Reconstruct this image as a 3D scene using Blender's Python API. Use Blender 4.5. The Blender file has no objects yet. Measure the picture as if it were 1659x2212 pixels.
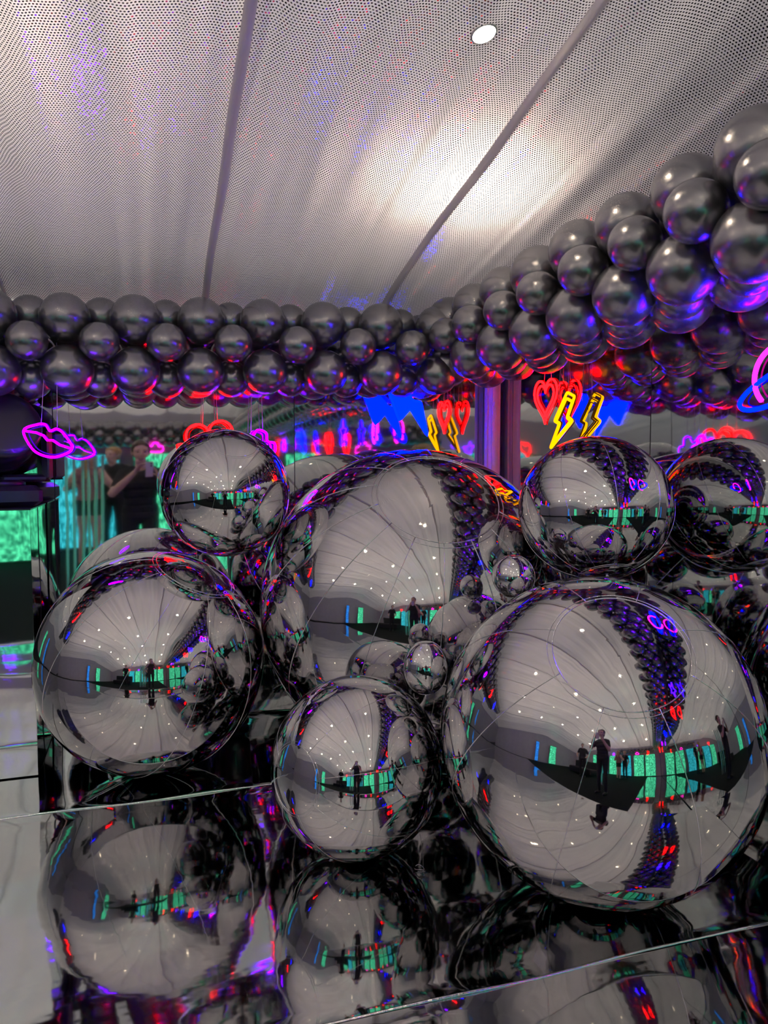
import bpy, math, random
import numpy as np
from mathutils import Vector, Matrix, noise as mn

# ------------------------------------------------------------------ camera, world, exposure
random.seed(7); np.random.seed(7)
sc = bpy.context.scene
COL = sc.collection
CAM_H = 1.26                      # lens height over the mirrored stage (room axes: +Y to the back mirror wall, +X to the right one)
FPX = 1600.0                      # focal length in pixels of the 1659 x 2212 frame
YAW, PITCH = math.radians(17.5), math.atan(106 / FPX)
cam = bpy.data.cameras.new('camera'); cam_o = bpy.data.objects.new('camera', cam); COL.objects.link(cam_o)
cam.sensor_fit = 'VERTICAL'; cam.sensor_height = 36.0; cam.lens = 36.0 * FPX / 2212
cam.clip_start = 0.02
cam_o.location = (0, 0, CAM_H)
cam_o.rotation_euler = (math.pi / 2 - PITCH, 0, -YAW)
sc.camera = cam_o
world = bpy.data.worlds.new('world'); sc.world = world; world.use_nodes = True
bg = world.node_tree.nodes['Background']
bg.inputs[0].default_value = (0.95, 0.945, 1.0, 1); bg.inputs[1].default_value = .92
sc.view_settings.view_transform = 'Standard'; sc.view_settings.look = 'None'
sc.view_settings.exposure = 0.0; sc.view_settings.gamma = 1.0; sc.view_settings.use_curve_mapping = False
cy = sc.cycles
cy.max_bounces = 8; cy.glossy_bounces = 7; cy.diffuse_bounces = 2; cy.transmission_bounces = 4
cy.use_light_tree = False; cy.sample_clamp_indirect = 4.0; cy.blur_glossy = 0.5

WALL_B, WALL_R, WALL_F, WALL_L = 3.68, 1.81, -5.7, -6.6     # back, right, front (behind the camera), left
FLOOR_Z = -0.2                                              # black carpet, a step below the stage

_F = Vector((math.sin(YAW) * math.cos(PITCH), math.cos(YAW) * math.cos(PITCH), -math.sin(PITCH)))
_R = Vector((math.cos(YAW), -math.sin(YAW), 0)); _U = _R.cross(_F)
def ray(x, y):
    return (_F + _R * ((x - 829.5) / FPX) + _U * ((1106 - y) / FPX))
def at_Y(x, y, Y):
    d = ray(x, y); return Vector((0, 0, CAM_H)) + d * (Y / d.y)
def at_X(x, y, X):
    d = ray(x, y); return Vector((0, 0, CAM_H)) + d * (X / d.x)

# ------------------------------------------------------------------ helpers
def link(o, parent=None):
    COL.objects.link(o)
    if parent is not None: o.parent = parent
    return o
def mesh_obj(name, V, Fc, m=None, parent=None, smooth=True, loc=None):
    me = bpy.data.meshes.new(name)
    me.from_pydata([tuple(map(float, v)) for v in V], [], [tuple(map(int, f)) for f in Fc])
    if smooth and len(me.polygons): me.polygons.foreach_set('use_smooth', [True] * len(me.polygons))
    if m: me.materials.append(m)
    me.update()
    o = bpy.data.objects.new(name, me)
    if loc is not None: o.location = loc
    return link(o, parent)
def inst(src, parent=None):
    o = src.copy(); return link(o, parent)
def empty(name, loc=(0, 0, 0), rz=0.0):
    o = bpy.data.objects.new(name, None); o.empty_display_size = 0.05
    o.location = loc; o.rotation_euler = (0, 0, rz); return link(o)
def tag(o, label=None, cat=None, group=None, kind=None):
    if label: o['label'] = label
    if cat: o['category'] = cat
    if group: o['group'] = group
    if kind: o['kind'] = kind
    return o

class MB:
    def __init__(s): s.v = []; s.f = []
    def add(s, V, Fc):
        n = len(s.v); s.v += [tuple(p) for p in V]; s.f += [tuple(i + n for i in f) for f in Fc]
    def box(s, x0, x1, y0, y1, z0, z1, b=0.0):
        if b <= 0:
            V = [(x, y, z) for z in (z0, z1) for (x, y) in ((x0, y0), (x1, y0), (x1, y1), (x0, y1))]
            s.add(V, [(3, 2, 1, 0), (4, 5, 6, 7), (0, 1, 5, 4), (1, 2, 6, 5), (2, 3, 7, 6), (3, 0, 4, 7)])
        else:   # chamfered box: stacked chamfered rings
            def ring(z, i):
                return [(x0+i+b,y0+i,z),(x1-i-b,y0+i,z),(x1-i,y0+i+b,z),(x1-i,y1-i-b,z),(x1-i-b,y1-i,z),(x0+i+b,y1-i,z),(x0+i,y1-i-b,z),(x0+i,y0+i+b,z)]
            R = [ring(z0, b), ring(z0 + b, 0), ring(z1 - b, 0), ring(z1, b)]
            V = sum(R, []); Fc = [tuple(range(7, -1, -1)), tuple(24 + i for i in range(8))]
            for k in range(3):
                for i in range(8):
                    j = (i + 1) % 8; Fc.append((k*8+i, k*8+j, k*8+8+j, k*8+8+i))
            s.add(V, Fc)
    def tube(s, pts, r, n=8, closed=False, caps=True):
        P = [Vector(p) for p in pts]; N = len(P)
        rr = r if hasattr(r, '__len__') else [r] * N
        tang = []
        for i in range(N):
            a = P[(i - 1) % N] if (closed or i > 0) else P[0]
            b = P[(i + 1) % N] if (closed or i < N - 1) else P[-1]
            t = (b - a); tang.append(t.normalized() if t.length > 1e-9 else Vector((0, 0, 1)))
        up = Vector((0, 0, 1)) if abs(tang[0].z) < .9 else Vector((0, 1, 0))
        u = tang[0].cross(up).normalized(); V = []
        for i in range(N):
            u = (u - tang[i] * u.dot(tang[i]))
            if u.length < 1e-6: u = tang[i].orthogonal()
            u.normalize(); w = tang[i].cross(u)
            for k in range(n):
                a = 2 * math.pi * k / n
                V.append(P[i] + (u * math.cos(a) + w * math.sin(a)) * rr[i])
        Fc = []
        for i in range(N if closed else N - 1):
            j = (i + 1) % N
            for k in range(n):
                l = (k + 1) % n; Fc.append((i*n+k, i*n+l, j*n+l, j*n+k))
        if caps and not closed:
            Fc.append(tuple(range(n - 1, -1, -1))); Fc.append(tuple((N-1)*n + k for k in range(n)))
        s.add(V, Fc)
    def lathe(s, prof, n=32, M=None, caps=True):
        V = []; Fc = []
        for (r, z) in prof:
            for k in range(n):
                a = 2 * math.pi * k / n; p = Vector((r * math.cos(a), r * math.sin(a), z))
                V.append(M @ p if M else p)
        for i in range(len(prof) - 1):
            for k in range(n):
                l = (k + 1) % n; Fc.append((i*n+k, i*n+l, (i+1)*n+l, (i+1)*n+k))
        if caps: Fc.append(tuple(range(n - 1, -1, -1))); Fc.append(tuple((len(prof)-1)*n + k for k in range(n)))
        s.add(V, Fc)
    def build(s, name, m, parent=None, smooth=True, loc=None):
        return mesh_obj(name, s.v, s.f, m, parent, smooth, loc)

def sphere_data(nu=48, nv=24):
    V = [(0, 0, 1)]; Fc = []
    for i in range(1, nv):
        th = math.pi * i / nv
        for k in range(nu):
            a = 2 * math.pi * k / nu
            V.append((math.sin(th) * math.cos(a), math.sin(th) * math.sin(a), math.cos(th)))
    V.append((0, 0, -1)); L = len(V) - 1
    for k in range(nu): Fc.append((0, 1 + k, 1 + (k + 1) % nu))
    for i in range(nv - 2):
        for k in range(nu):
            a = 1 + i * nu + k; b = 1 + i * nu + (k + 1) % nu
            Fc.append((a, a + nu, b + nu, b))
    o = 1 + (nv - 2) * nu
    for k in range(nu): Fc.append((o + k, L, o + (k + 1) % nu))
    return V, Fc

# ------------------------------------------------------------------ materials
def new_mat(name):
    m = bpy.data.materials.new(name); m.use_nodes = True
    nt = m.node_tree; nt.nodes.clear()
    out = nt.nodes.new('ShaderNodeOutputMaterial'); return m, nt, out
def nd(nt, t, **kw):
    n = nt.nodes.new(t)
    for k, v in kw.items():
        if k == 'inp':
            for a, b in v.items():
                if hasattr(b, 'links') or isinstance(b, bpy.types.NodeSocket): nt.links.new(b, n.inputs[a])
                else: n.inputs[a].default_value = b
        else: setattr(n, k, v)
    return n
def mth(nt, op, a, b=None, c=None):
    n = nt.nodes.new('ShaderNodeMath'); n.operation = op
    for i, v in enumerate((a, b, c)):
        if v is None: continue
        if isinstance(v, bpy.types.NodeSocket): nt.links.new(v, n.inputs[i])
        else: n.inputs[i].default_value = v
    return n.outputs[0]
def pbr(name, col, rough=.5, metal=0., coat=0., noise=0., nscale=20., bump=0., bscale=30., bdist=.01, stretch=None, trans=0., spec=None, ior=None):
    m, nt, out = new_mat(name)
    p = nd(nt, 'ShaderNodeBsdfPrincipled')
    p.inputs['Base Color'].default_value = (*col, 1); p.inputs['Roughness'].default_value = rough
    p.inputs['Metallic'].default_value = metal; p.inputs['Coat Weight'].default_value = coat
    p.inputs['Coat Roughness'].default_value = .05
    p.inputs['Transmission Weight'].default_value = trans
    if spec is not None: p.inputs['Specular IOR Level'].default_value = spec
    if ior: p.inputs['IOR'].default_value = ior
    tc = nd(nt, 'ShaderNodeTexCoord'); vec = tc.outputs['Object']
    if stretch:
        mp = nd(nt, 'ShaderNodeMapping', inp={'Vector': vec}); mp.inputs['Scale'].default_value = stretch; vec = mp.outputs[0]
    if noise > 0:
        n = nd(nt, 'ShaderNodeTexNoise', inp={'Vector': vec, 'Scale': nscale, 'Detail': 4.0})
        mx = nd(nt, 'ShaderNodeMix', data_type='RGBA')
        nt.links.new(n.outputs['Fac'], mx.inputs['Factor'])
        mx.inputs['A'].default_value = (*[c * (1 - noise) for c in col], 1)
        mx.inputs['B'].default_value = (*[min(1, c * (1 + noise)) for c in col], 1)
        nt.links.new(mx.outputs['Result'], p.inputs['Base Color'])
    if bump > 0:
        n2 = nd(nt, 'ShaderNodeTexNoise', inp={'Vector': vec, 'Scale': bscale, 'Detail': 3.0})
        b = nd(nt, 'ShaderNodeBump', inp={'Strength': bump, 'Distance': bdist, 'Height': n2.outputs['Fac']})
        nt.links.new(b.outputs[0], p.inputs['Normal'])
    nt.links.new(p.outputs[0], out.inputs[0]); return m
def emit(name, col, s, var=0.0):
    m, nt, out = new_mat(name)
    e = nd(nt, 'ShaderNodeEmission', inp={'Color': (*col, 1), 'Strength': s})
    nt.links.new(e.outputs[0], out.inputs[0]); return m

M = {}
M['carpet'] = pbr('black_carpet', (.005, .007, .007), .9, spec=.12, noise=.4, nscale=200, bump=.4, bscale=300, bdist=.003)
M['mylar'] = pbr('mirror_mylar', (.64, .64, .64), .045, 1., bump=.12, bscale=3.0, bdist=.012, stretch=(1, 1.8, 1), noise=.05, nscale=2)
M['mirror'] = pbr('mirror_panel', (.66, .69, .68), .03, 1., bump=.05, bscale=2.2, bdist=.01, stretch=(1, 1, .6), noise=.04, nscale=2)
M['chrome'] = pbr('foil_chrome', (.62, .61, .615), .035, 1., bump=.10, bscale=5., bdist=.006, noise=.08, nscale=2.5)
M['seam'] = pbr('foil_seam', (.86, .85, .86), .16, 1., bump=.5, bscale=60, bdist=.004)
M['balloon'] = pbr('pewter_balloon', (.29, .285, .30), .265, .88, coat=.15, noise=.06, nscale=6)
M['wallboard'] = pbr('dark_wallboard', (.03, .03, .035), .8, noise=.2, nscale=8)
M['curtain'] = pbr('grey_curtain', (.16, .16, .19), .7, noise=.2, nscale=4)
M['pale_curtain'] = pbr('pale_curtain', (.62, .61, .64), .6, noise=.12, nscale=4)
M['black_plastic'] = pbr('black_plastic', (.012, .011, .016), .32, coat=.3, noise=.3, nscale=30)
M['black_metal'] = pbr('black_metal', (.02, .02, .024), .38, .5, noise=.3, nscale=40)
M['post'] = pbr('silver_post', (.80, .74, .88), .45, .0, noise=.1, nscale=20)
M['wire'] = pbr('clear_wire', (.55, .5, .58), .25, .3, noise=.1, nscale=50)
M['skin'] = pbr('skin', (.74, .47, .37), .5, noise=.08, nscale=25)
M['shirt'] = pbr('black_tshirt', (.008, .009, .012), .85, noise=.3, nscale=40, bump=.4, bscale=22, bdist=.02)
M['pants'] = pbr('black_trousers', (.012, .012, .014), .8, noise=.3, nscale=40)
M['shoe'] = pbr('dark_shoe', (.03, .03, .03), .5, noise=.3, nscale=40)
M['hair_brown'] = pbr('brown_hair', (.06, .032, .02), .45, noise=.4, nscale=30, stretch=(6, 6, 1))
M['hair_blonde'] = pbr('blonde_hair', (.50, .30, .12), .45, noise=.35, nscale=30, stretch=(6, 6, 1))
M['eye'] = pbr('eye', (.03, .02, .015), .15, noise=.1)
M['lip'] = pbr('lip', (.42, .16, .14), .45, noise=.1)
M['phone_case'] = pbr('phone_case', (.62, .55, .68), .35, noise=.05)
M['print'] = pbr('white_print', (.75, .75, .75), .7, noise=.05)
M['pink_top'] = pbr('rose_top', (.30, .10, .12), .75, noise=.2, nscale=30)
M['acrylic'] = pbr('clear_acrylic', (.72, .92, .90), .12, trans=.72, ior=1.3, noise=.02)
M['trim'] = pbr('white_trim', (.8, .78, .74), .4, noise=.05)
M['lamp'] = emit('downlight_glow', (1., .82, .56), 180)
M['lens'] = pbr('fresnel_lens', (.05, .05, .07), .08, coat=1., noise=.2)
NEON = {'purple': ((.13, .0, 1.), 44), 'pink': ((1., .004, .55), 15), 'red': ((1., .0008, .0012), 46), 'yellow': ((1., .34, .0), 2.6),
        'blue': ((.0, .0003, 1.), 190), 'violet': ((.014, .0006, 1.), 46)}
for k, (c, s) in NEON.items():
    M['neon_' + k] = emit('neon_' + k, c, s)
    M['edge_' + k] = emit('edge_glow_' + k, c, min(.7, s * .03)); M['edge_' + k].cycles.emission_sampling = 'NONE'
M['board_blue'] = emit('glowing_blue_board', (.0, .0055, 1.), 9.0)

def led_mat(name, c1, c2, s, sx=34.):
    m, nt, out = new_mat(name)
    tc = nd(nt, 'ShaderNodeTexCoord'); mp = nd(nt, 'ShaderNodeMapping', inp={'Vector': tc.outputs['Object']})
    mp.inputs['Scale'].default_value = (sx, sx, sx * .16)
    n = nd(nt, 'ShaderNodeTexNoise', inp={'Vector': mp.outputs[0], 'Scale': 1.0, 'Detail': 5.0})
    r = nd(nt, 'ShaderNodeValToRGB', inp={'Fac': n.outputs['Fac']})
    r.color_ramp.elements[0].position = .42; r.color_ramp.elements[0].color = (*c1, 1)
    r.color_ramp.elements[1].position = .62; r.color_ramp.elements[1].color = (*c2, 1)
    e = nd(nt, 'ShaderNodeEmission', inp={'Color': r.outputs[0], 'Strength': s})
    nt.links.new(e.outputs[0], out.inputs[0]); return m
M['led_green'] = led_mat('led_green', (.0, .06, .035), (.10, .80, .40), 2.5, 60.)
M['led_teal'] = led_mat('led_teal', (.0, .10, .12), (.05, .55, .66), 2.2, 60.)
M['led_blue'] = led_mat('led_blue', (.0, .03, .25), (.05, .35, 1.), 2.0, 60.)

def fabric():
    m, nt, out = new_mat('sequin_drape')
    tc = nd(nt, 'ShaderNodeTexCoord'); P = tc.outputs['Object']
    wn = nd(nt, 'ShaderNodeTexNoise', inp={'Vector': P, 'Scale': 2.2, 'Detail': 2.0})
    wv = nd(nt, 'ShaderNodeVectorMath', operation='SUBTRACT', inp={0: wn.outputs['Color'], 1: (.5, .5, .5)})
    ws = nd(nt, 'ShaderNodeVectorMath', operation='SCALE', inp={0: wv.outputs[0], 'Scale': .05})
    pv = nd(nt, 'ShaderNodeVectorMath', operation='ADD', inp={0: P, 1: ws.outputs[0]})
    sp = nd(nt, 'ShaderNodeSeparateXYZ', inp={0: pv.outputs[0]})
    k = 1 / .0086
    v = mth(nt, 'MULTIPLY', sp.outputs['Y'], k)
    row = mth(nt, 'FLOOR', v)
    off = mth(nt, 'MULTIPLY', mth(nt, 'MODULO', row, 2.0), .5)
    u = mth(nt, 'ADD', mth(nt, 'MULTIPLY', sp.outputs['X'], k), off)
    fu = mth(nt, 'SUBTRACT', mth(nt, 'FRACT', u), .5); fv = mth(nt, 'SUBTRACT', mth(nt, 'FRACT', v), .5)
    r2 = mth(nt, 'ADD', mth(nt, 'MULTIPLY', fu, fu), mth(nt, 'MULTIPLY', mth(nt, 'MULTIPLY', fv, fv), 1.25))
    mask = mth(nt, 'LESS_THAN', r2, .31 ** 2)
    # cloth: lets daylight of the tent roof through and scatters the room's light
    fn = nd(nt, 'ShaderNodeTexNoise', inp={'Vector': P, 'Scale': 260.0, 'Detail': 2.0})
    bp = nd(nt, 'ShaderNodeBump', inp={'Strength': .15, 'Distance': .002, 'Height': fn.outputs['Fac']})
    col = (.74, .69, .70, 1)
    tr = nd(nt, 'ShaderNodeBsdfTranslucent', inp={'Color': col})
    pb = nd(nt, 'ShaderNodeBsdfPrincipled', inp={'Base Color': col, 'Roughness': .42, 'Normal': bp.outputs[0]})
    cl = nd(nt, 'ShaderNodeMixShader', inp={0: .46, 1: pb.outputs[0], 2: tr.outputs[0]})
    # sequin: a tiny disc that tilts a little from its neighbour
    cell = nd(nt, 'ShaderNodeCombineXYZ', inp={0: mth(nt, 'FLOOR', u), 1: row, 2: 0.0})
    wh = nd(nt, 'ShaderNodeTexWhiteNoise', noise_dimensions='2D', inp={'Vector': cell.outputs[0]})
    gm = nd(nt, 'ShaderNodeNewGeometry')
    tv = nd(nt, 'ShaderNodeVectorMath', operation='SUBTRACT', inp={0: wh.outputs['Color'], 1: (.5, .5, .5)})
    ts = nd(nt, 'ShaderNodeVectorMath', operation='SCALE', inp={0: tv.outputs[0], 'Scale': .14})
    na = nd(nt, 'ShaderNodeVectorMath', operation='ADD', inp={0: gm.outputs['Normal'], 1: ts.outputs[0]})
    nn = nd(nt, 'ShaderNodeVectorMath', operation='NORMALIZE', inp={0: na.outputs[0]})
    sq = nd(nt, 'ShaderNodeBsdfPrincipled', inp={'Base Color': (.27, .26, .28, 1), 'Metallic': 1.0, 'Roughness': .11, 'Normal': nn.outputs[0]})
    mx = nd(nt, 'ShaderNodeMixShader', inp={0: mask, 1: cl.outputs[0], 2: sq.outputs[0]})
    nt.links.new(mx.outputs[0], out.inputs[0]); return m
M['fabric'] = fabric()
def plain_drape():
    m, nt, out = new_mat('plain_drape_hem')
    tc = nd(nt, 'ShaderNodeTexCoord')
    n = nd(nt, 'ShaderNodeTexNoise', inp={'Vector': tc.outputs['Object'], 'Scale': 60.0})
    bp = nd(nt, 'ShaderNodeBump', inp={'Strength': .2, 'Distance': .004, 'Height': n.outputs['Fac']})
    tr = nd(nt, 'ShaderNodeBsdfTranslucent', inp={'Color': (.8, .76, .78, 1)})
    pb = nd(nt, 'ShaderNodeBsdfPrincipled', inp={'Base Color': (.85, .80, .82, 1), 'Roughness': .4, 'Normal': bp.outputs[0]})
    cl = nd(nt, 'ShaderNodeMixShader', inp={0: .45, 1: pb.outputs[0], 2: tr.outputs[0]})
    nt.links.new(cl.outputs[0], out.inputs[0]); return m
M['hem'] = plain_drape()

# ------------------------------------------------------------------ the setting
fl = MB(); fl.box(WALL_L - .2, WALL_R + .2, WALL_F - .2, WALL_B + .2, FLOOR_Z - .1, FLOOR_Z)
tag(fl.build('floor', M['carpet'], smooth=False), 'black carpet floor around the mirrored stage', kind='structure')

def wall(name, box, m, label):
    b = MB(); b.box(*box); return tag(b.build(name, m, smooth=False), label, kind='structure')
TOP = 3.1
w_b = wall('wall_back', (WALL_L - .1, WALL_R + .1, WALL_B, WALL_B + .1, FLOOR_Z, TOP), M['wallboard'], 'back wall clad in tall mirror panels below the balloon garland')
w_r = wall('wall_right', (WALL_R, WALL_R + .1, WALL_F, WALL_B, FLOOR_Z, TOP), M['wallboard'], 'right wall clad in mirror panels under the rising garland')
w_l = wall('wall_left', (WALL_L - .1, WALL_L, WALL_F, WALL_B, FLOOR_Z, TOP), M['pale_curtain'], 'grey left wall far from the stage')
w_f = wall('wall_front', (WALL_L - .1, WALL_R + .1, WALL_F - .1, WALL_F, FLOOR_Z, TOP), M['pale_curtain'], 'grey wall behind the glowing screens, seen in reflections')

def sheet(name, m, parent, o, du, dv, nu, nv, nrm, amp, seed, lam=.35, thick=.004, edge=.0):
    """a thin, slightly wavy panel: o corner, du, dv edge vectors, nrm facing direction"""
    o, du, dv, nrm = Vector(o), Vector(du), Vector(dv), Vector(nrm)
    V = []; Fc = []
    for j in range(nv + 1):
        for i in range(nu + 1):
            p = o + du * (i / nu) + dv * (j / nv)
            w = amp * mn.noise(p / lam + Vector((seed * 7.3, seed * 3.1, seed)))
            e = min(i / nu * du.length, (1 - i / nu) * du.length, j / nv * dv.length, (1 - j / nv) * dv.length)
            w += edge * math.exp(-(e / .02) ** 2)
            V.append(p + nrm * (thick + w))
    W = nu + 1
    flip = du.cross(dv).dot(nrm) < 0
    for j in range(nv):
        for i in range(nu):
            a = j * W + i; q = (a, a + 1, a + 1 + W, a + W); Fc.append(q[::-1] if flip else q)
    rim = [i for i in range(W)] + [j * W + nu for j in range(1, nv + 1)] + [nv * W + i for i in range(nu - 1, -1, -1)] + [j * W for j in range(nv - 1, 0, -1)]
    for a, b in zip(rim, rim[1:] + rim[:1]):
        n = len(V); V += [V[b], V[a], o + du * ((a % W) / nu) + dv * ((a // W) / nv), o + du * ((b % W) / nu) + dv * ((b // W) / nv)]
        q = (n, n + 1, n + 2, n + 3); Fc.append(q[::-1] if flip else q)
    return mesh_obj(name, V, Fc, m, parent)

xs = [1.805, .69, -.417, -1.52, -2.63, -3.74, -4.85, -6.59]
for i in range(len(xs) - 1):
    o = sheet('mirror_panel', M['mirror'], w_b, (xs[i + 1] + .002, WALL_B, 0.0), (xs[i] - xs[i + 1] - .004, 0, 0), (0, 0, 2.02), 24, 40, (0, -1, 0), .0012, i + 1, lam=.5)
ys = [3.675, 2.8, 2.38, 1.27, .16, -.95, -2.06, -3.17, -4.28, -5.4]
for i in range(len(ys) - 1):
    sheet('mirror_panel', M['mirror'], w_r, (WALL_R, ys[i + 1] + .002, 0.0 if ys[i + 1] > .7 else FLOOR_Z), (0, ys[i] - ys[i + 1] - .004, 0), (0, 0, 2.05), 20, 40, (-1, 0, 0), .0022, i + 11, lam=.4)

# stage platform with mirror sheets laid across
EDGE_Y = .62
pl = empty('stage_platform', (0, 0, FLOOR_Z)); tag(pl, 'low stage covered in wide rippled mirror foil sheets', 'platform')
b = MB(); b.box(-4.3, WALL_R - .004, EDGE_Y, WALL_B - .002, .001, -FLOOR_Z - .006); b.build('platform_body', M['wallboard'], pl, False)
sy = [WALL_B - .006, 2.83, 1.545, EDGE_Y - .02]
for i in range(3):
    o = sheet('mirror_foil_sheet', M['mylar'], pl, (-4.3, sy[i + 1] - .0, -FLOOR_Z - .005), (WALL_R + 4.3 - .006, 0, 0), (0, sy[i] - sy[i + 1] - .003, 0), 150, 40, (0, 0, 1), .003, i + 21, lam=.3, thick=.002, edge=.004)
    # a rolled hem where the next sheet overlaps
    if i in (0, 1):
        h = MB(); pts = [(-4.3 + k * .1, sy[i + 1] + .004 * math.sin(k * .7), -FLOOR_Z + .002 + .002 * math.sin(k * 1.3)) for k in range(int((WALL_R + 4.28) / .1))]
        h.tube(pts, .0042, 6); h.build('foil_hem', M['seam'], pl)
b = MB(); b.box(-4.3, WALL_R - .004, EDGE_Y - .012, EDGE_Y - .002, .002, -FLOOR_Z - .005); b.build('fascia', M['mylar'], pl, False)
# a strip of foil along the right wall, laid on the carpet
sheet('mirror_foil_strip', M['mylar'], None, (.75, -5.3, FLOOR_Z), (1.04, 0, 0), (0, 5.85, 0), 30, 120, (0, 0, 1), .003, 41, lam=.3, thick=.004)
tag(bpy.data.objects['mirror_foil_strip'], 'strip of mirror foil on the carpet along the right wall', 'foil')

# corner post
pb_ = MB(); prof = []
for k in range(72):
    a = 2 * math.pi * k / 72; r = .036 + .006 * (1 if math.cos(4 * a) > -.2 else -.6)
    prof.append((1.745 + r * math.cos(a), 3.615 + r * math.sin(a)))
V = [(x, y, z) for z in (.004, 2.05) for (x, y) in prof]
pb_.add(V, [(k, (k + 1) % 72, 72 + (k + 1) % 72, 72 + k) for k in range(72)] + [tuple(range(71, -1, -1)), tuple(range(72, 144))])
tag(pb_.build('trim_1', M['post'], smooth=False), 'grooved grey post in the corner of the mirror walls', kind='structure')

# ceiling: sequin drapes that fall towards the back wall
def base_h(y):
    if y > -.6: return 2.05 + .2 * (3.6 - y)
    return 2.89 - .20 * max(0, -y - 1.6) + .1 * (1 - math.exp(-(max(0, -.6 - y)) * 2)) * .6
SEAMS = [WALL_R - .004, 1.11, .26, -.59, -1.45, -2.3, -3.2, -4.3, -5.4, WALL_L + .004]
def ceil_h(x, y):
    h = base_h(y)
    for a, c in zip(SEAMS, SEAMS[1:]):
        if c <= x <= a + 1e-6:
            s = (x - c) / (a - c); h -= .055 * math.sin(math.pi * s) ** .8 * (.6 + .4 * math.sin(y * .8 + a * 3))
    h += .022 * mn.noise(Vector((x * 8, y * .5, 3.3))) + .009 * mn.noise(Vector((x * 24, y * .9, 9.1)))
    h -= .16 * math.exp(-((WALL_R - x) / .22) ** 2) * (1 if y < 3.3 else .5)
    h -= .05 * math.exp(-((WALL_B - y) / .25) ** 2) + .75 * max(0., (-3.0 - x) / 3.6) ** 1.3
    return h
ceil = empty('ceiling', (0, 0, 0)); tag(ceil, 'silver sequin drapes hung as a sloping tent ceiling', kind='structure')
for a, c in zip(SEAMS, SEAMS[1:]):
    near = c > -1.0
    nx, ny = (44, 150) if near else (40, 110)
    V = []; Fc = []
    for j in range(ny + 1):
        y = WALL_F + .004 + (WALL_B - WALL_F - .008) * j / ny
        for i in range(nx + 1):
            x = c + (a - c) * i / nx; V.append((x, y, ceil_h(x, y)))
    W = nx + 1
    for j in range(ny):
        for i in range(nx):
            q = j * W + i; Fc.append((q, q + W, q + W + 1, q + 1))
    mesh_obj('drape_panel', V, Fc, M['fabric'], ceil)
for k, x0 in enumerate(SEAMS[1:-1]):
    # a gathered pleat hanging at each join
    h = MB(); V = []; Fc = []; n = 150
    for j in range(n + 1):
        y = WALL_F + .01 + (WALL_B - WALL_F - .02) * j / n
        z = ceil_h(x0, y); wob = .006 * mn.noise(Vector((k * 5.1, y * 2.3, 0))); d = (.021 if k < 2 else .010) + .005 * mn.noise(Vector((k, y * 1.1, 4)))
        e = 1. if k < 2 else .45
        V += [(x0 - .020 * e + wob, y, z + .006), (x0 - .013 * e + wob, y, z - d * .8), (x0 - .002 * e + wob, y, z - d), (x0 + .008 * e + wob, y, z - d * .75), (x0 + .02 * e + wob, y, z + .006)]
    for j in range(n):
        for i in range(4):
            q = j * 5 + i; Fc.append((q, q + 5, q + 6, q + 1))
    mesh_obj('drape_pleat', V, Fc, M['hem'], ceil)

# ------------------------------------------------------------------ ceiling lamps
def downlight(x, y, label, group=None, glow=46., off=(.05, .12)):
    z = ceil_h(x, y)
    r = empty('downlight', (x, y, z - .005)); tag(r, label, 'lamp', group)
    r.rotation_euler = (math.atan((ceil_h(x, y + .04) - ceil_h(x, y - .04)) / .08), -math.atan((ceil_h(x + .04, y) - ceil_h(x - .04, y)) / .08), 0)
    h = MB(); h.lathe([(.030, .004), (.034, .003), (.036, .006), (.035, .03), (.030, .03), (.030, .004)], 28, None, False); h.build('trim_ring', M['trim'], r)
    h = MB(); h.lathe([(.0005, .001), (.02, .0015), (.030, .003), (.030, .02), (.0005, .02)], 28); h.build('lamp_lens', M['lamp'], r)
    # unseen point light added above the cloth to make a warm pool on it
    l = bpy.data.lights.new('pool_light', 'POINT'); l.energy = glow; l.color = (1., .87, .68); l.shadow_soft_size = .05
    o = bpy.data.objects.new('pool_light', l); link(o, r); o.location = (off[0], off[1], .42 - .4 * off[1])
downlight(.86, 1.85, 'glowing round warm downlight in the drape above the big balls', glow=30., off=(.26, .66))
for x in (.86, -.75, -2.3, -3.8):
    for y in (1.85, .3, -1.3, -2.9, -4.5):
        if (x, y) == (.86, 1.85): continue
        downlight(x, y, 'round warm downlight in the drapes, seen only as a glint in the mirrored balls', 'downlights over the hall')

# floor lamp can behind the left ball
def uplight(x, y, label, power=0., tilt=(0, 0)):
    r = empty('floor_uplight', (x, y, .006)); tag(r, label, 'lamp')
    h = MB(); h.lathe([(.06, 0), (.07, .004), (.07, .02), (.05, .03), (.05, .05)], 28); h.build('base', M['black_metal'], r)
    h = MB(); h.lathe([(.05, .05), (.072, .07), (.075, .10), (.075, .22), (.078, .222), (.078, .235), (.075, .237), (.075, .40), (.066, .405), (.064, .385)], 28); h.build('lamp_can', M['black_plastic'], r)
    h = MB(); h.lathe([(.0005, .375), (.06, .375), (.06, .382), (.0005, .39)], 28); h.build('lens', M['lens'], r)
    if power:
        l = bpy.data.lights.new('uplight_beam', 'SPOT'); l.energy = power; l.color = (1., .84, .58); l.spot_size = math.radians(38); l.spot_blend = .9; l.shadow_soft_size = .03
        o = bpy.data.objects.new('uplight_beam', l); link(o, r); o.location = (0, 0, .42); o.rotation_euler = (math.pi + tilt[0], tilt[1], 0)
uplight(.365, 3.56, 'slim black lamp can on the floor behind the left mirrored ball')

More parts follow.
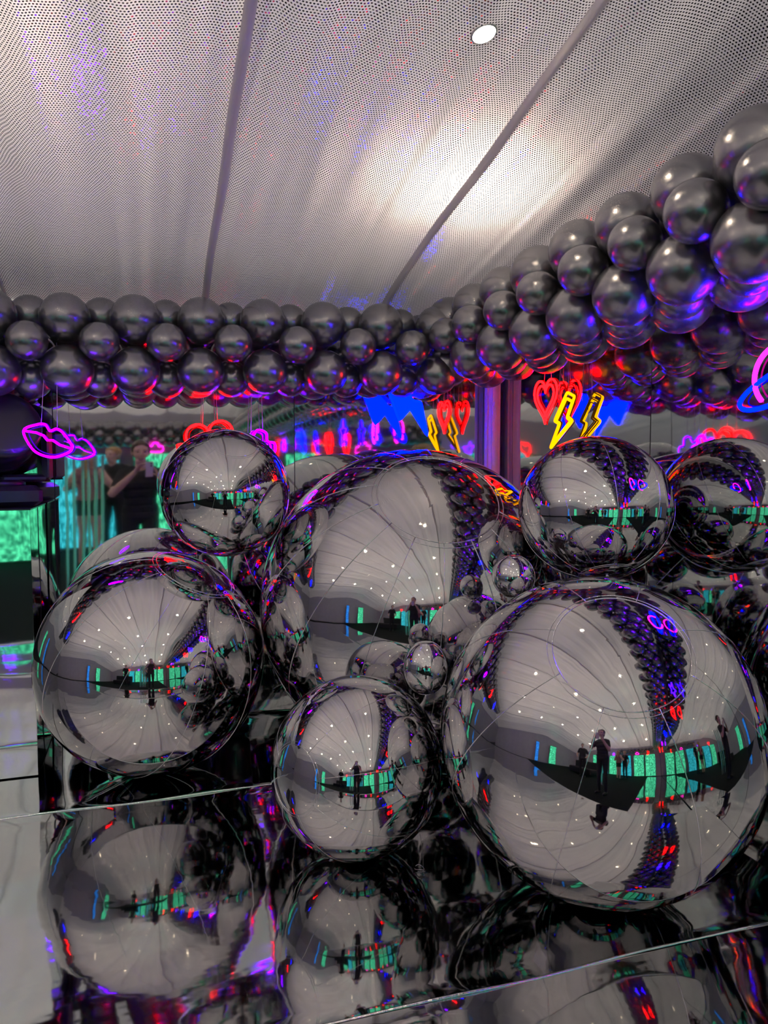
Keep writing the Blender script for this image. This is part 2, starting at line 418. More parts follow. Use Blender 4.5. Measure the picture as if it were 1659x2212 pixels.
# ------------------------------------------------------------------ mirrored balls
def gore_ball(name, c, R, label, axis=(0, 0, 1), spin=0.0, gores=10, cap=.36, squash=1.0, group=None, seed=1, detail=True):
    q = Vector((0, 0, 1)).rotation_difference(Vector(axis).normalized()) 
    r = empty(name, c); tag(r, label, 'balloon', group)
    nu, nv = (gores * 12, 72) if detail else (48, 32)
    V, Fc = sphere_data(nu, nv); W = []
    for p in V:
        p = Vector(p); th = math.acos(max(-1, min(1, p.z))); ph = math.atan2(p.y, p.x)
        g = abs(math.sin(ph * gores / 2)) if gores else 1
        k = 1.0
        if detail:
            k -= .0006 * (1 - g) ** 3 * min(1, math.sin(th) * 2.2)          # shallow valley along each gore seam
            k += .0016 * mn.noise(p * 2.1 + Vector((seed * 9.7, 0, 0)))
        s = q @ p * (R * k); s.z *= squash; W.append(s)
    mesh_obj('skin', W, Fc, M['chrome'], r)
    if detail:
        def pt(th, ph, k=1.0008):
            p = Vector((math.sin(th) * math.cos(ph), math.sin(th) * math.sin(ph), math.cos(th)))
            k2 = k - .0006 * (1 - abs(math.sin(ph * gores / 2))) ** 3 * min(1, math.sin(th) * 2.2) + .0016 * mn.noise(p * 2.1 + Vector((seed * 9.7, 0, 0)))
            s = q @ p * (R * k2); s.z *= squash; return s
        tr = max(.0008, R * .0032)
        for end in (cap, math.pi - cap):
            h = MB()
            h.tube([pt(end, 2 * math.pi * k / 96) for k in range(96)], tr, 5, closed=True)
            h.tube([pt(end + .03, 2 * math.pi * k / 96) for k in range(96)], tr * .7, 5, closed=True)
            h.build('cap_seam', M['seam'], r)
        for g in range(gores):
            h = MB(); ph = 2 * math.pi * g / gores
            h.tube([pt(cap + (math.pi - 2 * cap) * k / 40, ph) for k in range(41)], tr * .8, 5)
            h.build('gore_seam', M['seam'], r)
        h = MB(); e = pt(math.pi, 0); n = e.normalized()
        h.tube([e - n * .004, e + n * .010, e + n * .022], [R * .03, R * .022, R * .026], 12); h.build('valve', M['seam'], r)
    return r
def facing(px, py, c, R):
    """surface normal of a ball where the sight line through a frame point meets it"""
    o = Vector((0, 0, CAM_H)) - Vector(c); d = ray(px, py).normalized(); b_ = o.dot(d); q = b_ * b_ - o.dot(o) + R * R
    return (o + d * (-b_ - math.sqrt(max(0, q)))).normalized()
F_ = gore_ball('mirror_ball', (-.005, 3.126, .452), .449, 'large mirrored ball at the left beside the mirror plinth', axis=(.45, -.3, 1), gores=10, seed=1)
G_ = gore_ball('mirror_ball', (.288, 3.03, 1.140), .256, 'medium mirrored ball resting high between the left and the middle ball', axis=(.1, -.7, 1), gores=10, seed=2)
E_ = gore_ball('mirror_ball', (1.076, 2.985, .661), .657, 'biggest mirrored ball at the back in the middle', axis=(-.1, -.85, 1), gores=14, seed=3)
D_ = gore_ball('mirror_ball', (.616, 2.245, .288), .275, 'small front mirrored ball between the left and the right ones', axis=(-1, -.55, .15), gores=8, seed=4, squash=1.04)
C_ = gore_ball('mirror_ball', (1.24, 1.842, .466), .462, 'large front mirrored ball at the right with a round cap seam', axis=facing(1345, 1392, (1.24, 1.842, .466), .462), gores=8, seed=5, cap=.375)
A_ = gore_ball('mirror_ball', (1.51, 2.29, 1.098), .268, 'upper mirrored ball at the right leaning on the mirror wall', axis=(.1, .5, 1), gores=10, seed=6, squash=.96)
gore_ball('mirror_ball', (.822, 2.165, .612), .072, 'tiny mirrored ball wedged against the front right one, low', gores=8, seed=7, squash=1.18)
gore_ball('mirror_ball', (1.133, 2.175, .888), .071, 'tiny mirrored ball perched on top of the front right one', gores=8, seed=8)

# ------------------------------------------------------------------ balloon garlands
bV, bF = sphere_data(32, 18)
bV = [Vector(p) for p in bV]
for p in bV:                       # a latex balloon: round, a little drawn towards its knot at -Z
    if p.z < 0: p.x *= 1 - .06 * p.z * p.z; p.y *= 1 - .06 * p.z * p.z; p.z *= 1.04 + .08 * max(0, -p.z - .8)
bal_src = None
def balloon_at(parent, p, d, out):
    global bal_src
    if bal_src is None:
        bal_src = mesh_obj('balloon', bV, bF, M['balloon'], parent); o = bal_src
    else: o = inst(bal_src, parent)
    o.location = p; o.scale = (d / 2,) * 3
    o.rotation_euler = Vector(out).to_track_quat('Z', 'Y').to_euler()
def garland(path, label, pitch=.27, ph0=0.0, k0=0):
    P = [Vector(p) for p in path]
    L = [0]
    for a, b_ in zip(P, P[1:]): L.append(L[-1] + (b_ - a).length)
    def loc(s):
        for i in range(len(P) - 1):
            if s <= L[i + 1] or i == len(P) - 2:
                t = (s - L[i]) / (L[i + 1] - L[i]); return P[i].lerp(P[i + 1], t), (P[i + 1] - P[i]).normalized()
    r = empty('balloon_garland', P[0]); tag(r, label, 'garland', 'pewter balloon garlands')
    s = ph0; k = k0
    while s < L[-1]:
        c, t = loc(s)
        side = t.cross(Vector((0, 0, 1))).normalized(); up = Vector((0, 0, 1))
        big = k % 2 == 0
        for q in range(4):
            a = math.pi / 2 * q + (math.pi / 4 if big else 0)
            o = side * math.cos(a) + up * math.sin(a)
            jit = random.uniform(.97, 1.035)
            rad = (.149 if big else (.176 if q % 2 == 0 else .128)) * random.uniform(.98, 1.03); d = (.200 if big else .156) * jit
            balloon_at(r, c + o * rad + t * random.uniform(-.008, .008) - P[0], d, o)
        s += pitch / 2; k += 1
    return r
garland([(1.278, 3.36, 1.78), (.25, 3.36, 1.755), (-.5, 3.36, 1.73), (-4.0, 3.36, 1.73)], 'dark pewter balloon garland along the top of the back mirror wall', pitch=.266)
garland([(1.44, 3.36, 1.82), (1.49, 2.5, 1.85), (1.53, 1.8, 1.90), (1.535, .8, 1.93), (1.535, -4.9, 1.80)], 'dark pewter balloon garland rising along the right mirror wall towards the viewer', pitch=.252, ph0=.10)
garland([(1.25, -5.35, 1.76), (-1.5, -5.35, 1.74)], 'dark pewter balloon garland on the wall behind the viewer, seen only in mirrors')

# ------------------------------------------------------------------ neon signs
def smooth_closed(pts, n=6):
    P = [Vector((p[0], 0, p[1])) for p in pts]; N = len(P); out = []
    for i in range(N):
        a, b_, c, d = P[i - 1], P[i], P[(i + 1) % N], P[(i + 2) % N]
        for k in range(n):
            t = k / n
            out.append(.5 * ((2 * b_) + (c - a) * t + (2 * a - 5 * b_ + 4 * c - d) * t * t + (3 * b_ - a - 3 * c + d) * t ** 3))
    return out
def sharp_closed(pts, n=4, rnd=.12):
    P = [Vector((p[0], 0, p[1])) for p in pts]; N = len(P); out = []
    for i in range(N):
        a, b_, c = P[i - 1], P[i], P[(i + 1) % N]
        p0 = b_.lerp(a, rnd); p2 = b_.lerp(c, rnd)
        for k in range(n + 1):
            t = k / n; out.append((p0 * (1 - t) ** 2 + b_ * 2 * t * (1 - t) + p2 * t * t))
    return out
def heart(n=48):
    return [Vector((.5 * math.sin(t) ** 3, 0, (13 * math.cos(t) - 5 * math.cos(2*t) - 2 * math.cos(3*t) - math.cos(4*t)) / 30)) for t in [2 * math.pi * k / n for k in range(n)]]
BOLT = [(.12, .5), (.36, .44), (.20, .10), (.36, .04), (-.30, -.5), (-.06, -.04), (-.22, .0)]
LIPS_TOP = [(-.5, .02), (-.28, .20), (-.12, .25), (0, .17), (.12, .24), (.28, .19), (.5, -.02), (.26, -.24), (0, -.30), (-.26, -.24)]
CLOUD = [(-.5, -.1), (-.42, .14), (-.2, .12), (-.1, .34), (.14, .34), (.24, .14), (.44, .14), (.5, -.1), (.3, -.24), (-.3, -.24)]
STAR = [((.5 if k % 2 == 0 else .21) * math.sin(math.pi * k / 5), (.5 if k % 2 == 0 else .21) * math.cos(math.pi * k / 5)) for k in range(10)]
MOON = [(.15, .5), (-.3, .38), (-.46, 0), (-.3, -.38), (.15, -.5), (-.1, -.25), (-.2, 0), (-.1, .25)]
def sign(name, loc, rz, size, loops, label, roll=0., group='neon signs hung under the garland', wire_to=None, tr=.0055, backs=True, wire_back=0.):
    """loops: list of (points, colour, closed)"""
    r = empty(name, loc, rz); tag(r, label, 'neon sign', group)
    R = Matrix.Rotation(roll, 3, 'Y')
    top = -9
    for pts, colr, closed in loops:
        P = [R @ (p * size) for p in pts]; top = max(top, max(p.z for p in P))
        h = MB(); h.tube(P, tr, 6, closed=closed); h.build('neon_tube', M['neon_' + colr], r)
        if backs:
            c = sum(P, Vector()) / len(P)
            h = MB(); h.tube([c + (p - c) * 1.05 + Vector((0, .012, 0)) for p in P], .0025, 6, closed=closed)
            h.tube([c + (p - c) * .86 + Vector((0, .012, 0)) for p in P], .0025, 6, closed=closed)
            h.build('acrylic_edge', M['edge_' + colr], r)
    zt = (wire_to if wire_to else 1.74) - loc[2]
    for dx in (-.16, .16):
        h = MB(); h.tube([(dx * size, .012, top * .8), (dx * size * .7 + wire_back * math.sin(rz), .012 + wire_back * math.cos(rz), zt)], .0011, 5); h.build('hanging_wire', M['wire'], r)
    return r
H_ = heart()
PI = math.pi
# on the back wall side, from the left
lips_in = [(-.5, .02), (-.25, .06), (-.1, .05), (0, -.01), (.1, .02), (.25, -.02), (.5, -.02)]
lip_line = [Vector((p[0], 0, p[1])) for p in lips_in]
p = at_Y(103, 950, 3.12)
sign('neon_lips', p, -.45, .212, [(smooth_closed(LIPS_TOP), 'purple', True), (lip_line, 'purple', False)], 'glowing purple neon lips hanging beside the black stage light', roll=.30, tr=.0046, wire_back=.14)
p = at_Y(455, 950, 3.60)
arrow = [Vector((-.44, 0, -.10)), Vector((-.50, 0, .0)), Vector((-.70, 0, .02)), Vector((-.74, 0, -.28)), Vector((-.55, 0, -.24)), Vector((-.40, 0, -.2))]
sign('neon_heart', p, 0., .215, [([Vector((q.x * 1.02, 0, q.z * .95)) for q in H_], 'red', True), (arrow, 'red', False)], 'red neon heart with an arrow tail, half hidden behind the upper left ball', roll=-.18)
p = at_Y(556, 958, 3.61)
sign('neon_cloud', p, 0., .18, [(smooth_closed(CLOUD), 'purple', True)], 'purple neon cloud peeking out right of the upper left ball', roll=.3)
# blue bolt: a filled glowing board with a bright outline
p = at_Y(880, 880, 3.47)
r = sign('neon_bolt', p, 0., .285, [(sharp_closed([(-.42, .46), (-.10, .5), (.10, .12), (.25, .10), (.38, -.5), (.05, -.02), (-.15, -.24)]), 'blue', True)], 'solid blue lightning bolt over the biggest mirrored ball', backs=False)
pts = [Vector((a, 0, c)) * .285 for a, c in [(-.42, .46), (-.10, .5), (.10, .12), (.25, .10), (.38, -.5), (.05, -.02), (-.15, -.24)]]
h = MB(); n = len(pts)
h.add([q + Vector((0, .003, 0)) for q in pts] + [q + Vector((0, .011, 0)) for q in pts], [tuple(range(n)), tuple(range(2 * n - 1, n - 1, -1))] + [(i, i + n, (i + 1) % n + n, (i + 1) % n) for i in range(n)])
h.build('backing_board', M['board_blue'], r, False)
# under the right garland, facing into the room
p = at_X(1178, 860, 1.745)
sign('neon_heart', p, -PI / 2, .205, [(H_, 'red', True), ([q * .72 for q in H_], 'red', True)], 'tall red double neon heart beside the yellow bolt near the corner post')
p = at_X(1212, 911, 1.735)
sign('neon_bolt', p, -PI / 2, .26, [(sharp_closed(BOLT), 'yellow', True), ([q * .8 + Vector((0, .008, 0)) for q in sharp_closed(BOLT)], 'yellow', True)], 'yellow neon lightning bolt standing over the upper right ball', roll=.12, tr=.0065)
p = at_X(1690, 812, 1.71)
circ = [Vector((.42 * math.cos(a), 0, .42 * math.sin(a))) for a in [math.radians(225 - k * 8) for k in range(38)]]
ring_ = [Vector((.72 * math.cos(a), 0, .20 * math.sin(a) - .10)) for a in [2 * PI * k / 48 for k in range(48)]]
ring_ = [Matrix.Rotation(-.35, 3, 'Y') @ q for q in ring_]
sign('neon_planet', p, -PI / 2 + .1, .22, [(circ, 'pink', False), (ring_, 'blue', True)], 'neon planet with a pink disc and blue ring at the right edge', tr=.007)
# further along the right wall and around the hall: seen in the mirrors
more = [(1.72, .62, 1.53, 'star', 'violet'), (1.72, .05, 1.45, 'heart', 'red'), (1.72, -.55, 1.55, 'moon', 'pink'), (1.72, -1.25, 1.5, 'bolt', 'blue'), (1.72, -1.9, 1.52, 'heart', 'red'),
        (1.72, -2.6, 1.5, 'cloud', 'purple'), (1.72, -3.4, 1.52, 'star', 'blue'), (1.72, -4.2, 1.5, 'heart', 'red')]
SH = {'star': sharp_closed(STAR), 'heart': H_, 'moon': smooth_closed(MOON), 'bolt': sharp_closed(BOLT), 'cloud': smooth_closed(CLOUD)}
wh = ['next to the viewer', 'just behind the viewer', 'a step behind the viewer', 'two steps behind the viewer', 'halfway down the hall', 'past the middle of the hall', 'near the end of the hall', 'in the far corner of the hall']
for (x, y, z, s, c), w in [q for i, q in enumerate(zip(more, wh)) if i in (0, 1, 3, 5, 7)]:
    sign('neon_' + s, (x, y, z), -PI / 2, .24, [(SH[s], c, True)], f'{c} neon {s} under the right garland {w}', group='neon signs seen in mirrors')
for x, s, c, w in [(-3.2, 'heart', 'red', 'left end'), (-1.9, 'star', 'purple', 'left half'), (.05, 'cloud', 'pink', 'middle'), (.8, 'moon', 'red', 'right half')]:
    sign('neon_' + s, (x, -5.2, 1.52), PI, .26, [(SH[s], c, True)], f'{c} neon {s} over the screens behind the viewer, {w}', group='neon signs seen in mirrors')
for x, s, c in [(-1.55, 'moon', 'red'), (-2.6, 'bolt', 'blue')]:
    sign('neon_' + s, (x, 3.2, 1.5), 0., .24, [(SH[s], c, True)], f'{c} neon {s} on the back wall beyond the left edge, seen in mirrors', group='neon signs seen in mirrors')

# ------------------------------------------------------------------ plinth and stage light at the left
r = empty('mirror_plinth', (-.458, 3.2, .004)); tag(r, 'tall square mirror plinth at the left edge carrying the stage light', 'plinth')
h = MB(); h.box(-.74, 0, 0, .44, 0, 1.07); h.build('core', M['wallboard'], r, False)
sheet('mirror_face', M['mirror'], r, (-.74, 0, 0), (.742, 0, 0), (0, 0, 1.07), 16, 24, (0, -1, 0), .002, 51, lam=.25, thick=.003)
sheet('mirror_face', M['mirror'], r, (0, 0, 0), (0, .44, 0), (0, 0, 1.07), 12, 24, (1, 0, 0), .002, 52, lam=.25, thick=.003)
sheet('top_face', M['black_plastic'], r, (-.74, -.003, 1.07), (.745, 0, 0), (0, .445, 0), 4, 4, (0, 0, 1), .0, 53, thick=.005)
r = empty('stage_light', (-.60, 3.42, 1.081), .35); tag(r, 'black moving-head stage light standing on the mirror plinth', 'stage light')
h = MB(); h.box(-.145, .145, -.12, .12, 0, .085, .02); h.build('base', M['black_plastic'], r, False)
h = MB(); h.lathe([(.10, .08), (.10, .10), (.085, .11)], 28); h.build('swivel', M['black_metal'], r)
for s in (-1, 1):
    h = MB(); h.box(s * .18 - .022, s * .18 + .022, -.06, .06, .10, .33, .018); h.box(min(0, s * .18), max(0, s * .18), -.055, .055, .10, .13, .01); h.build('yoke_arm', M['black_plastic'], r, False)
Mh = Matrix.Translation((0, 0, .28)) @ Matrix.Rotation(math.radians(68), 4, 'X')
h = MB(); h.lathe([(.05, -.19), (.10, -.18), (.128, -.12), (.138, -.03), (.145, .05), (.145, .14), (.135, .155), (.11, .155)], 32, Mh); h.build('head', M['black_plastic'], r)
h = MB(); h.lathe([(.0005, .14), (.06, .15), (.11, .14)], 32, Mh); h.build('lens', M['lens'], r)
h = MB()
for k in range(5): h.lathe([(.1405, -.02 + k * .014), (.144, -.016 + k * .014), (.1405, -.012 + k * .014)], 32, Mh)
h.build('cooling_fins', M['black_metal'], r)

# ------------------------------------------------------------------ hall behind the viewer
def led_screen(x, w, mat, label, z1=1.46, y=-5.45, rz=0.):
    r = empty('led_screen', (x, y, FLOOR_Z), rz); tag(r, label, 'screen', 'tall glowing screens')
    h = MB(); h.box(-w / 2, w / 2, -.05, .0, .02, z1 - FLOOR_Z); h.build('housing', M['black_plastic'], r, False)
    h = MB(); h.box(-w / 2 + .02, w / 2 - .02, .0, .006, .06, z1 - FLOOR_Z - .03); h.build('display', M[mat], r, False)
    for s in (-1, 1):
        h = MB(); h.box(s * w * .4 - .03, s * w * .4 + .03, -.15, .12, 0, .02); h.build('foot', M['black_metal'], r, False)
for x, w, m_, l in [(-3.85, .8, 'led_green', 'green glowing screen at the far left behind the viewer'), (-2.95, .8, 'led_teal', 'teal glowing screen left of centre behind the viewer'),
                    (-2.05, .8, 'led_green', 'green glowing screen near the middle behind the viewer'), (-1.0, 1.0, 'led_teal', 'wide teal glowing screen behind the viewer and the guests'),
                    (.1, .8, 'led_green', 'green glowing screen right of centre behind the viewer'), (1.0, .8, 'led_green', 'green glowing screen at the far right behind the viewer')]:
    led_screen(x, w, m_, l)
led_screen(-6.35, .34, 'led_blue', 'narrow blue glowing screen on the left wall near the stage', y=-.6, rz=-PI / 2)
led_screen(-6.35, .7, 'led_green', 'green glowing screen on the left wall down the hall', y=-2.2, rz=-PI / 2)

# black lounge seat along the hall
r = empty('lounge_bench', (-2.9, -2.6, FLOOR_Z)); tag(r, 'long black upholstered lounge bench in the hall behind the viewer', 'bench')
h = MB(); h.box(-.9, .9, -.35, .35, .08, .42, .04); h.build('seat', M['pants'], r, False)
h = MB(); h.box(-.9, .9, -.42, -.28, .30, .85, .04); h.build('backrest', M['pants'], r, False)
for sx in (-.8, .8):
    for s_ in (-.28, .28):
        h = MB(); h.tube([(sx, s_, 0), (sx, s_, .09)], .02, 10); h.build('leg', M['black_metal'], r)

# clear rods on a black foot
for k, x in enumerate((-.87, -.79, -.70, -.635, -.57, -.50)):
    r = empty('acrylic_rod', (x, -1.28 + .05 * (k % 2), FLOOR_Z)); tag(r, 'upright clear acrylic rod, one of a row behind the viewer', 'rod', 'clear rods seen in the back mirror')
    h = MB(); h.lathe([(.035, 0), (.035, .012), (.02, .016), (.0135, .02)], 20); h.build('foot', M['black_metal'], r)
    h = MB(); h.tube([(0, 0, .018), (0, 0, .6), (0, 0, 1.2), (0, 0, 1.56)], .016, 16); h.build('rod', M['acrylic'], r)

# ------------------------------------------------------------------ people
def capsule(a, b_, ra, rb, n=14):
    a, b_ = Vector(a), Vector(b_); t = b_ - a; L = t.length
    if L < 1e-6: t = Vector((0, 0, 1)); 
    q = Vector((0, 0, 1)).rotation_difference(t.normalized()); V = []; Fc = []
    prof = [(ra * math.sin(x), -ra * math.cos(x)) for x in (.25, .65, 1.1, 1.57)] + [(rb * math.cos(x), L + rb * math.sin(x)) for x in (0, .5, .95, 1.32)]
    for (r, z) in prof:
        for k in range(n):
            u = 2 * PI * k / n; V.append(a + q @ Vector((r * math.cos(u), r * math.sin(u), z)))
    for i in range(len(prof) - 1):
        for k in range(n):
            l = (k + 1) % n; Fc.append((i*n+k, i*n+l, (i+1)*n+l, (i+1)*n+k))
    Fc.append(tuple(range(n - 1, -1, -1))); Fc.append(tuple((len(prof)-1)*n + k for k in range(n)))
    return V, Fc
def hand(pr, wrist, fdir, normal, curl=.5, side=1, tagn='skin'):
    """palm and five fingers: fdir wrist->fingertips, normal the way the fingers curl"""
    w = Vector(wrist); f = Vector(fdir).normalized(); n = Vector(normal); n = (n - f * n.dot(f)).normalized(); s = f.cross(n) * side
    for o in (-.024, -.008, .008, .024):
        pr.append((w + s * o * .6, w + f * .075 + s * o, .013, .011, tagn))
    for o, ln in ((-.030, .062), (-.0105, .074), (.0095, .080), (.029, .070)):
        p = w + f * .078 + s * o; d = f.copy()
        for i, (l, r) in enumerate(((.44, .0088), (.32, .008), (.26, .0072))):
            a = curl * (.5 + .4 * i); d = (Matrix.Rotation(-a * side, 3, s) @ d).normalized() if False else (d * math.cos(a) + n * math.sin(a)).normalized()
            p2 = p + d * ln * l; pr.append((p, p2, r, r * .92, tagn)); p = p2
    p = w + f * .02 + s * .026; d = (f * .55 + s * .75 + n * .35).normalized()
    for l, r in ((.034, .0115), (.028, .010), (.022, .0088)):
        p2 = p + d * l; pr.append((p, p2, r, r * .92, tagn)); p = p2; d = (d + n * .35 * curl + f * .35 - s * .3).normalized()
def person(loc, rz, height, j, mats, label, hair='short', voxel=.007, extra=None, face=True):
    """j: joint positions for a 1.68 m figure facing +Y, feet at z = 0"""
    k = height / 1.68
    r = empty('person', loc, rz); tag(r, label, 'person')
    pr = []
    def C(a, b_, ra, rb, t): pr.append((Vector(a), Vector(b_), ra, rb, t))
    hx, hy, hz = j['head']
    nk = Vector((j['neck'])); 
    # torso: cross bars stacked from hips to shoulders
    for z, w, rr, t, dy in ((.93, .085, .095, 'bottom', 0), (.99, .082, .094, 'top', 0), (1.07, .068, .090, 'top', .005), (1.15, .072, .092, 'top', .008), (1.24, .085, .096, 'top', .008), (1.32, .095, .088, 'top', 0), (1.375, .10, .066, 'top', -.008)):
        x = nk.x * (z - .9) / .5 + j.get('hipx', 0) * (1 - (z - .9) / .5); y = nk.y * (z - .9) / .5 + dy
        C((x - w, y, z), (x + w, y, z), rr, rr, t)
    C((nk.x, nk.y - .01, 1.37), (nk.x, nk.y, 1.41), .07, .052, 'top')
    C((nk.x, nk.y, 1.38), (hx, hy - .01, hz - .08), .052, .050, 'skin')
    # head: skull, face, jaw, nose, ears
    h0 = Vector((hx, hy, hz)); hd = Vector(j.get('look', (0, 1, 0))).normalized(); sd = hd.cross(Vector((0, 0, 1))).normalized(); up = sd.cross(hd)
    def hp(a, b_, c): return h0 + sd * a + hd * b_ + up * c
    C(hp(0, -.035, .030), hp(0, .015, .028), .079, .076, 'skin'); C(hp(0, .02, -.005), hp(0, .035, -.06), .066, .046, 'skin')
    C(hp(-.02, .045, -.082), hp(.02, .045, -.082), .030, .030, 'skin'); C(hp(-.035, .055, -.02), hp(.035, .055, -.02), .032, .032, 'skin')
    C(hp(0, .088, .015), hp(0, .106, -.022), .009, .0135, 'skin'); C(hp(-.045, .072, .030), hp(.045, .072, .030), .017, .017, 'skin')
    C(hp(-.014, .088, -.052), hp(.014, .088, -.052), .011, .011, 'skin')
    for s in (-1, 1): C(hp(s * .079, -.012, .014), hp(s * .076, -.006, -.028), .014, .010, 'skin')
    for s, S in ((-1, 'L'), (1, 'R')):
        sh = Vector((nk.x + s * .165, nk.y - .005, 1.355)); el = Vector(j['elbow' + S]); wr = Vector(j['wrist' + S])
        C((nk.x + s * .08, nk.y, 1.375), sh, .058, .058, 'top')
        md = sh.lerp(el, .62)
        C(sh, md, .060, .054, 'top' if j.get('sleeves', 1) else 'skin'); C(md, el, .043, .040, 'skin')
        C(el, el.lerp(wr, .35), .040, .040, 'skin'); C(el.lerp(wr, .35), wr, .040, .025, 'skin')
        hand(pr, wr, j['hand' + S][0], j['hand' + S][1], j['hand' + S][2], side=j['hand' + S][3])
        hip = Vector((j.get('hipx', 0) + s * .088, 0, .90)); kn = Vector((j.get('hipx', 0) + s * .10, .015, .49)); an = Vector((s * .10 + j.get('hipx', 0), -.02, .09))
        lt = j.get('legs', 'bottom'); m1 = hip.lerp(kn, .35)
        C(hip, m1, .088, .080, 'bottom'); C(m1, kn, .078, .056, lt); C(kn, kn.lerp(an, .35), .054, .056, lt); C(kn.lerp(an, .35), an, .056, .038, lt)
        C(an + Vector((0, -.025, -.045)), an + Vector((s * .015, .14, -.055)), .040, .032, 'shoe')
    V = []; Fc = []
    for (a, b_, ra, rb, t) in pr:
        v, f = capsule(a * k, b_ * k, ra * k, rb * k); n = len(V); V += v; Fc += [tuple(i + n for i in q) for q in f]
    tmp = mesh_obj('tmp', V, Fc)
    mod = tmp.modifiers.new('r', 'REMESH'); mod.mode = 'VOXEL'; mod.voxel_size = voxel; mod.use_smooth_shade = True
    sm = tmp.modifiers.new('s', 'SMOOTH'); sm.factor = .5; sm.iterations = 3
    dg = bpy.context.evaluated_depsgraph_get(); me = bpy.data.meshes.new_from_object(tmp.evaluated_get(dg))
    bpy.data.objects.remove(tmp)
    tags = ['skin', 'top', 'bottom', 'shoe']
    me.materials.clear()
    for t in tags: me.materials.append(M[mats[t]])
    nf = len(me.polygons); ce = np.empty(nf * 3); me.polygons.foreach_get('center', ce); ce = ce.reshape(-1, 3)
    best = np.full(nf, 9.); idx = np.zeros(nf, int)
    for (a, b_, ra, rb, t) in pr:
        A = np.array(a * k); B = np.array(b_ * k); d = B - A; L2 = max(1e-9, d @ d)
        u = np.clip((ce - A) @ d / L2, 0, 1); ds = np.linalg.norm(ce - A - u[:, None] * d, axis=1) - (ra + (rb - ra) * u) * k
        m_ = ds < best; best[m_] = ds[m_]; idx[m_] = tags.index(t)
    me.polygons.foreach_set('material_index', idx.astype(np.int32)); me.polygons.foreach_set('use_smooth', [True] * nf); me.update()
    me.name = 'body'; body = bpy.data.objects.new('body', me); link(body, r)
    def blob(name, caps, m_, vx=.008):
        V = []; Fc = []
        for (a, b_, ra, rb) in caps:
            v, f = capsule(Vector(a) * k, Vector(b_) * k, ra * k, rb * k, 18); n = len(V); V += v; Fc += [tuple(i + n for i in q) for q in f]
        t = mesh_obj('tmp', V, Fc); md = t.modifiers.new('r', 'REMESH'); md.mode = 'VOXEL'; md.voxel_size = vx; md.use_smooth_shade = True
        s2 = t.modifiers.new('s', 'SMOOTH'); s2.factor = .5; s2.iterations = 3
        mm = bpy.data.meshes.new_from_object(t.evaluated_get(bpy.context.evaluated_depsgraph_get())); bpy.data.objects.remove(t)
        mm.materials.clear(); mm.materials.append(m_); mm.polygons.foreach_set('use_smooth', [True] * len(mm.polygons)); mm.name = name
        return link(bpy.data.objects.new(name, mm), r)
    hc = [(hp(0, -.052, .048), hp(0, -.01, .058), .078, .070), (hp(-.05, -.035, .02), hp(-.05, -.03, .06), .040, .036), (hp(.05, -.035, .02), hp(.05, -.03, .06), .040, .036), (hp(0, -.06, -.03), hp(0, -.06, .04), .058, .074), (hp(-.035, .045, .082), hp(.035, .045, .082), .024, .024), (hp(-.066, .012, .02), hp(-.058, .03, .068), .022, .024), (hp(.066, .012, .02), hp(.058, .03, .068), .022, .024)]
    if hair == 'bun': hc.append((hp(0, -.13, .06), hp(0, -.15, .05), .036, .030))
    if hair == 'long': hc += [(hp(-.06, -.05, .0), hp(-.07, -.05, -.22), .040, .030), (hp(.06, -.05, .0), hp(.07, -.05, -.22), .040, .030), (hp(0, -.085, .0), hp(0, -.10, -.26), .05, .04)]
    blob('hair', hc, M[mats['hair']])
    if face:
        for s in (-1, 1):
            blob('eye', [(hp(s * .031, .0885, .012), hp(s * .034, .088, .012), .0075, .0075)], M['eye'], .003)
            blob('eyebrow', [(hp(s * .018, .0925, .031), hp(s * .046, .083, .033), .0035, .003)], M[mats['hair']], .003)
        blob('mouth', [(hp(-.018, .096, -.050), hp(.018, .096, -.050), .0055, .0055)], M['lip'], .003)
    return r
# the photographer: right hand holds the phone upright, left hand steadies it
HZ = -FLOOR_Z + CAM_H      # lens height over the carpet
ph = Vector((0, 0, 0))
person((-.10, -.36, FLOOR_Z), 0., 1.68, dict(head=(-.005, .03, HZ + .115), neck=(0, 0, 1.40), look=(.10, 1, -.12),
       elbowL=(-.255, .14, 1.165), wristL=(-.055, .275, 1.375), handL=((.55, .25, .75), (.6, .35, -.5), .45, -1),
       elbowR=(.255, .12, 1.12), wristR=(.17, .285, 1.325), handR=((-.45, -.12, .85), (-.75, .1, -.35), .75, 1)),
       dict(skin='skin', top='shirt', bottom='pants', shoe='shoe', hair='hair_brown'),
       'person in a black t-shirt taking the photo, seen in the back mirror', hair='bun', voxel=.006)
r = empty('smartphone', (-.018 * math.cos(YAW), .0, CAM_H - .055)); r.rotation_euler = (0, 0, -YAW); tag(r, 'upright smartphone in a pale case held by the photographer', 'phone')
h = MB(); h.box(-.037, .037, -.020, -.011, -.078, .074, .004); h.build('case', M['phone_case'], r, False)
h = MB(); h.box(-.034, .034, -.0215, -.0201, -.074, .070); h.build('screen', M['black_plastic'], r, False)
for x_, z_ in ((.017, .055), (.017, .033)):
    h = MB(); Mx = Matrix.Translation((x_, -.0112, z_)) @ Matrix.Rotation(-PI / 2, 4, 'X'); h.lathe([(.008, 0), (.008, .0022), (.006, .0026)], 16, Mx); h.build('lens_ring', M['black_metal'], r)
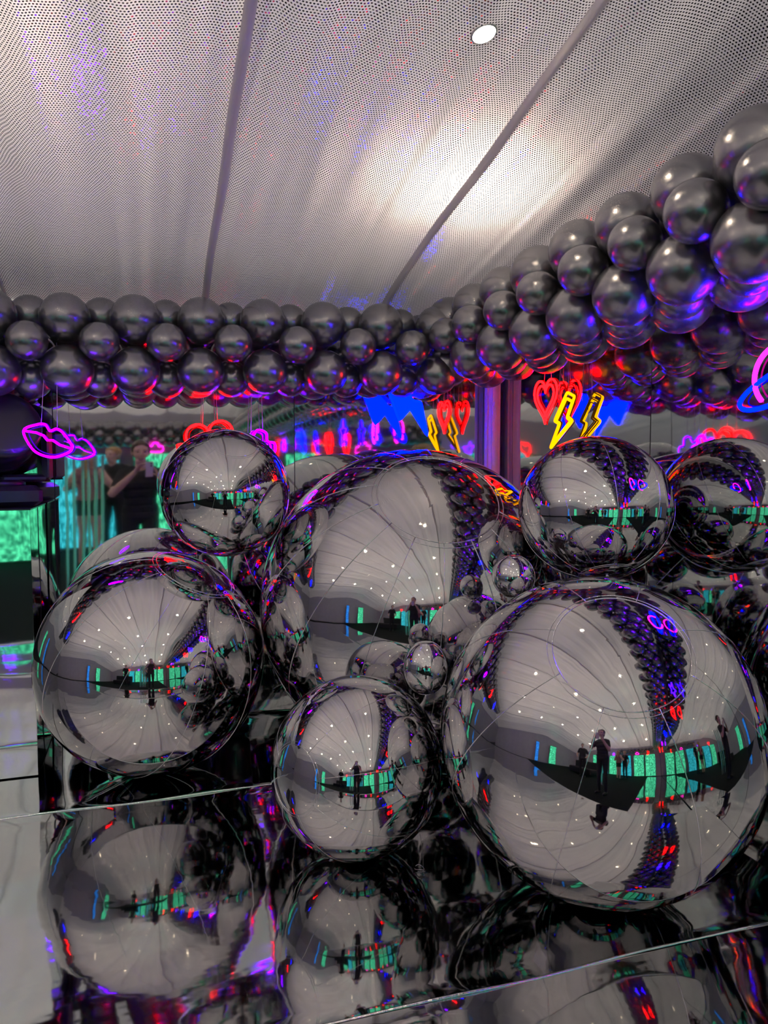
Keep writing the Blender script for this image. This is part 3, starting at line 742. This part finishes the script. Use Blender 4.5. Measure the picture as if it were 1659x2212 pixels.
person((-.80, -3.4, FLOOR_Z), PI + .3, 1.68, dict(head=(0, 0.01, 1.56), neck=(0, -.01, 1.40), look=(.2, 1, 0), sleeves=0, legs='skin',
       elbowL=(-.33, .02, 1.12), wristL=(-.22, .20, 1.22), handL=((.4, .8, .3), (.6, .2, -.3), .5, -1),
       elbowR=(.33, .02, 1.12), wristR=(.20, .21, 1.20), handR=((-.4, .8, .3), (-.6, .2, -.3), .5, 1)),
       dict(skin='skin', top='pink_top', bottom='pants', shoe='shoe', hair='hair_blonde'),
       'person with blonde hair in black shorts seen from behind in the back mirror', hair='long', voxel=.012, face=False)
person((-.52, -3.75, FLOOR_Z), .35, 1.72, dict(head=(0, 0.01, 1.56), neck=(0, -.01, 1.40), look=(-.2, 1, 0),
       elbowL=(-.27, -.02, 1.08), wristL=(-.26, .10, .86), handL=((0, .1, -1), (.4, .3, 0), .4, 1),
       elbowR=(.27, -.02, 1.08), wristR=(.26, .08, .86), handR=((0, .1, -1), (-.4, .3, 0), .4, -1)),
       dict(skin='skin', top='shirt', bottom='pants', shoe='shoe', hair='hair_blonde'),
       'person in dark clothes standing beside the blonde person in the back mirror', hair='bun', voxel=.012)
person((-2.2, -1.9, FLOOR_Z), -.6, 1.75, dict(head=(0, 0.01, 1.56), neck=(0, -.01, 1.40), look=(.2, 1, 0),
       elbowL=(-.28, .02, 1.08), wristL=(-.22, .20, .98), handL=((.2, .8, 0), (.4, .1, -.3), .4, 1),
       elbowR=(.28, .02, 1.08), wristR=(.22, .20, .98), handR=((-.2, .8, 0), (-.4, .1, -.3), .4, -1)),
       dict(skin='skin', top='shirt', bottom='pants', shoe='shoe', hair='hair_brown'),
       'person in dark clothes waiting by the bench, seen tiny in the balls', hair='short', voxel=.014)

# a little silver tag left on the foil between the front balls
d_ = ray(910, 1884); p = Vector((0, 0, CAM_H)) + d_ * (-(CAM_H - .004) / d_.z)
r = empty('hang_tag', p, .5); tag(r, 'tiny silver paper tag on the mirror floor between the two front balls', 'tag')
h = MB(); h.box(-.010, .010, -.008, .008, .001, .002); h.build('card', M['seam'], r, False)
h = MB(); h.tube([(.010 + .016 * math.sin(a) * .8, .016 * math.cos(a) + .016, .003 + .003 * math.sin(2 * a)) for a in [2 * PI * k / 20 for k in range(19)]], .0007, 5); h.build('string_loop', M['wire'], r)
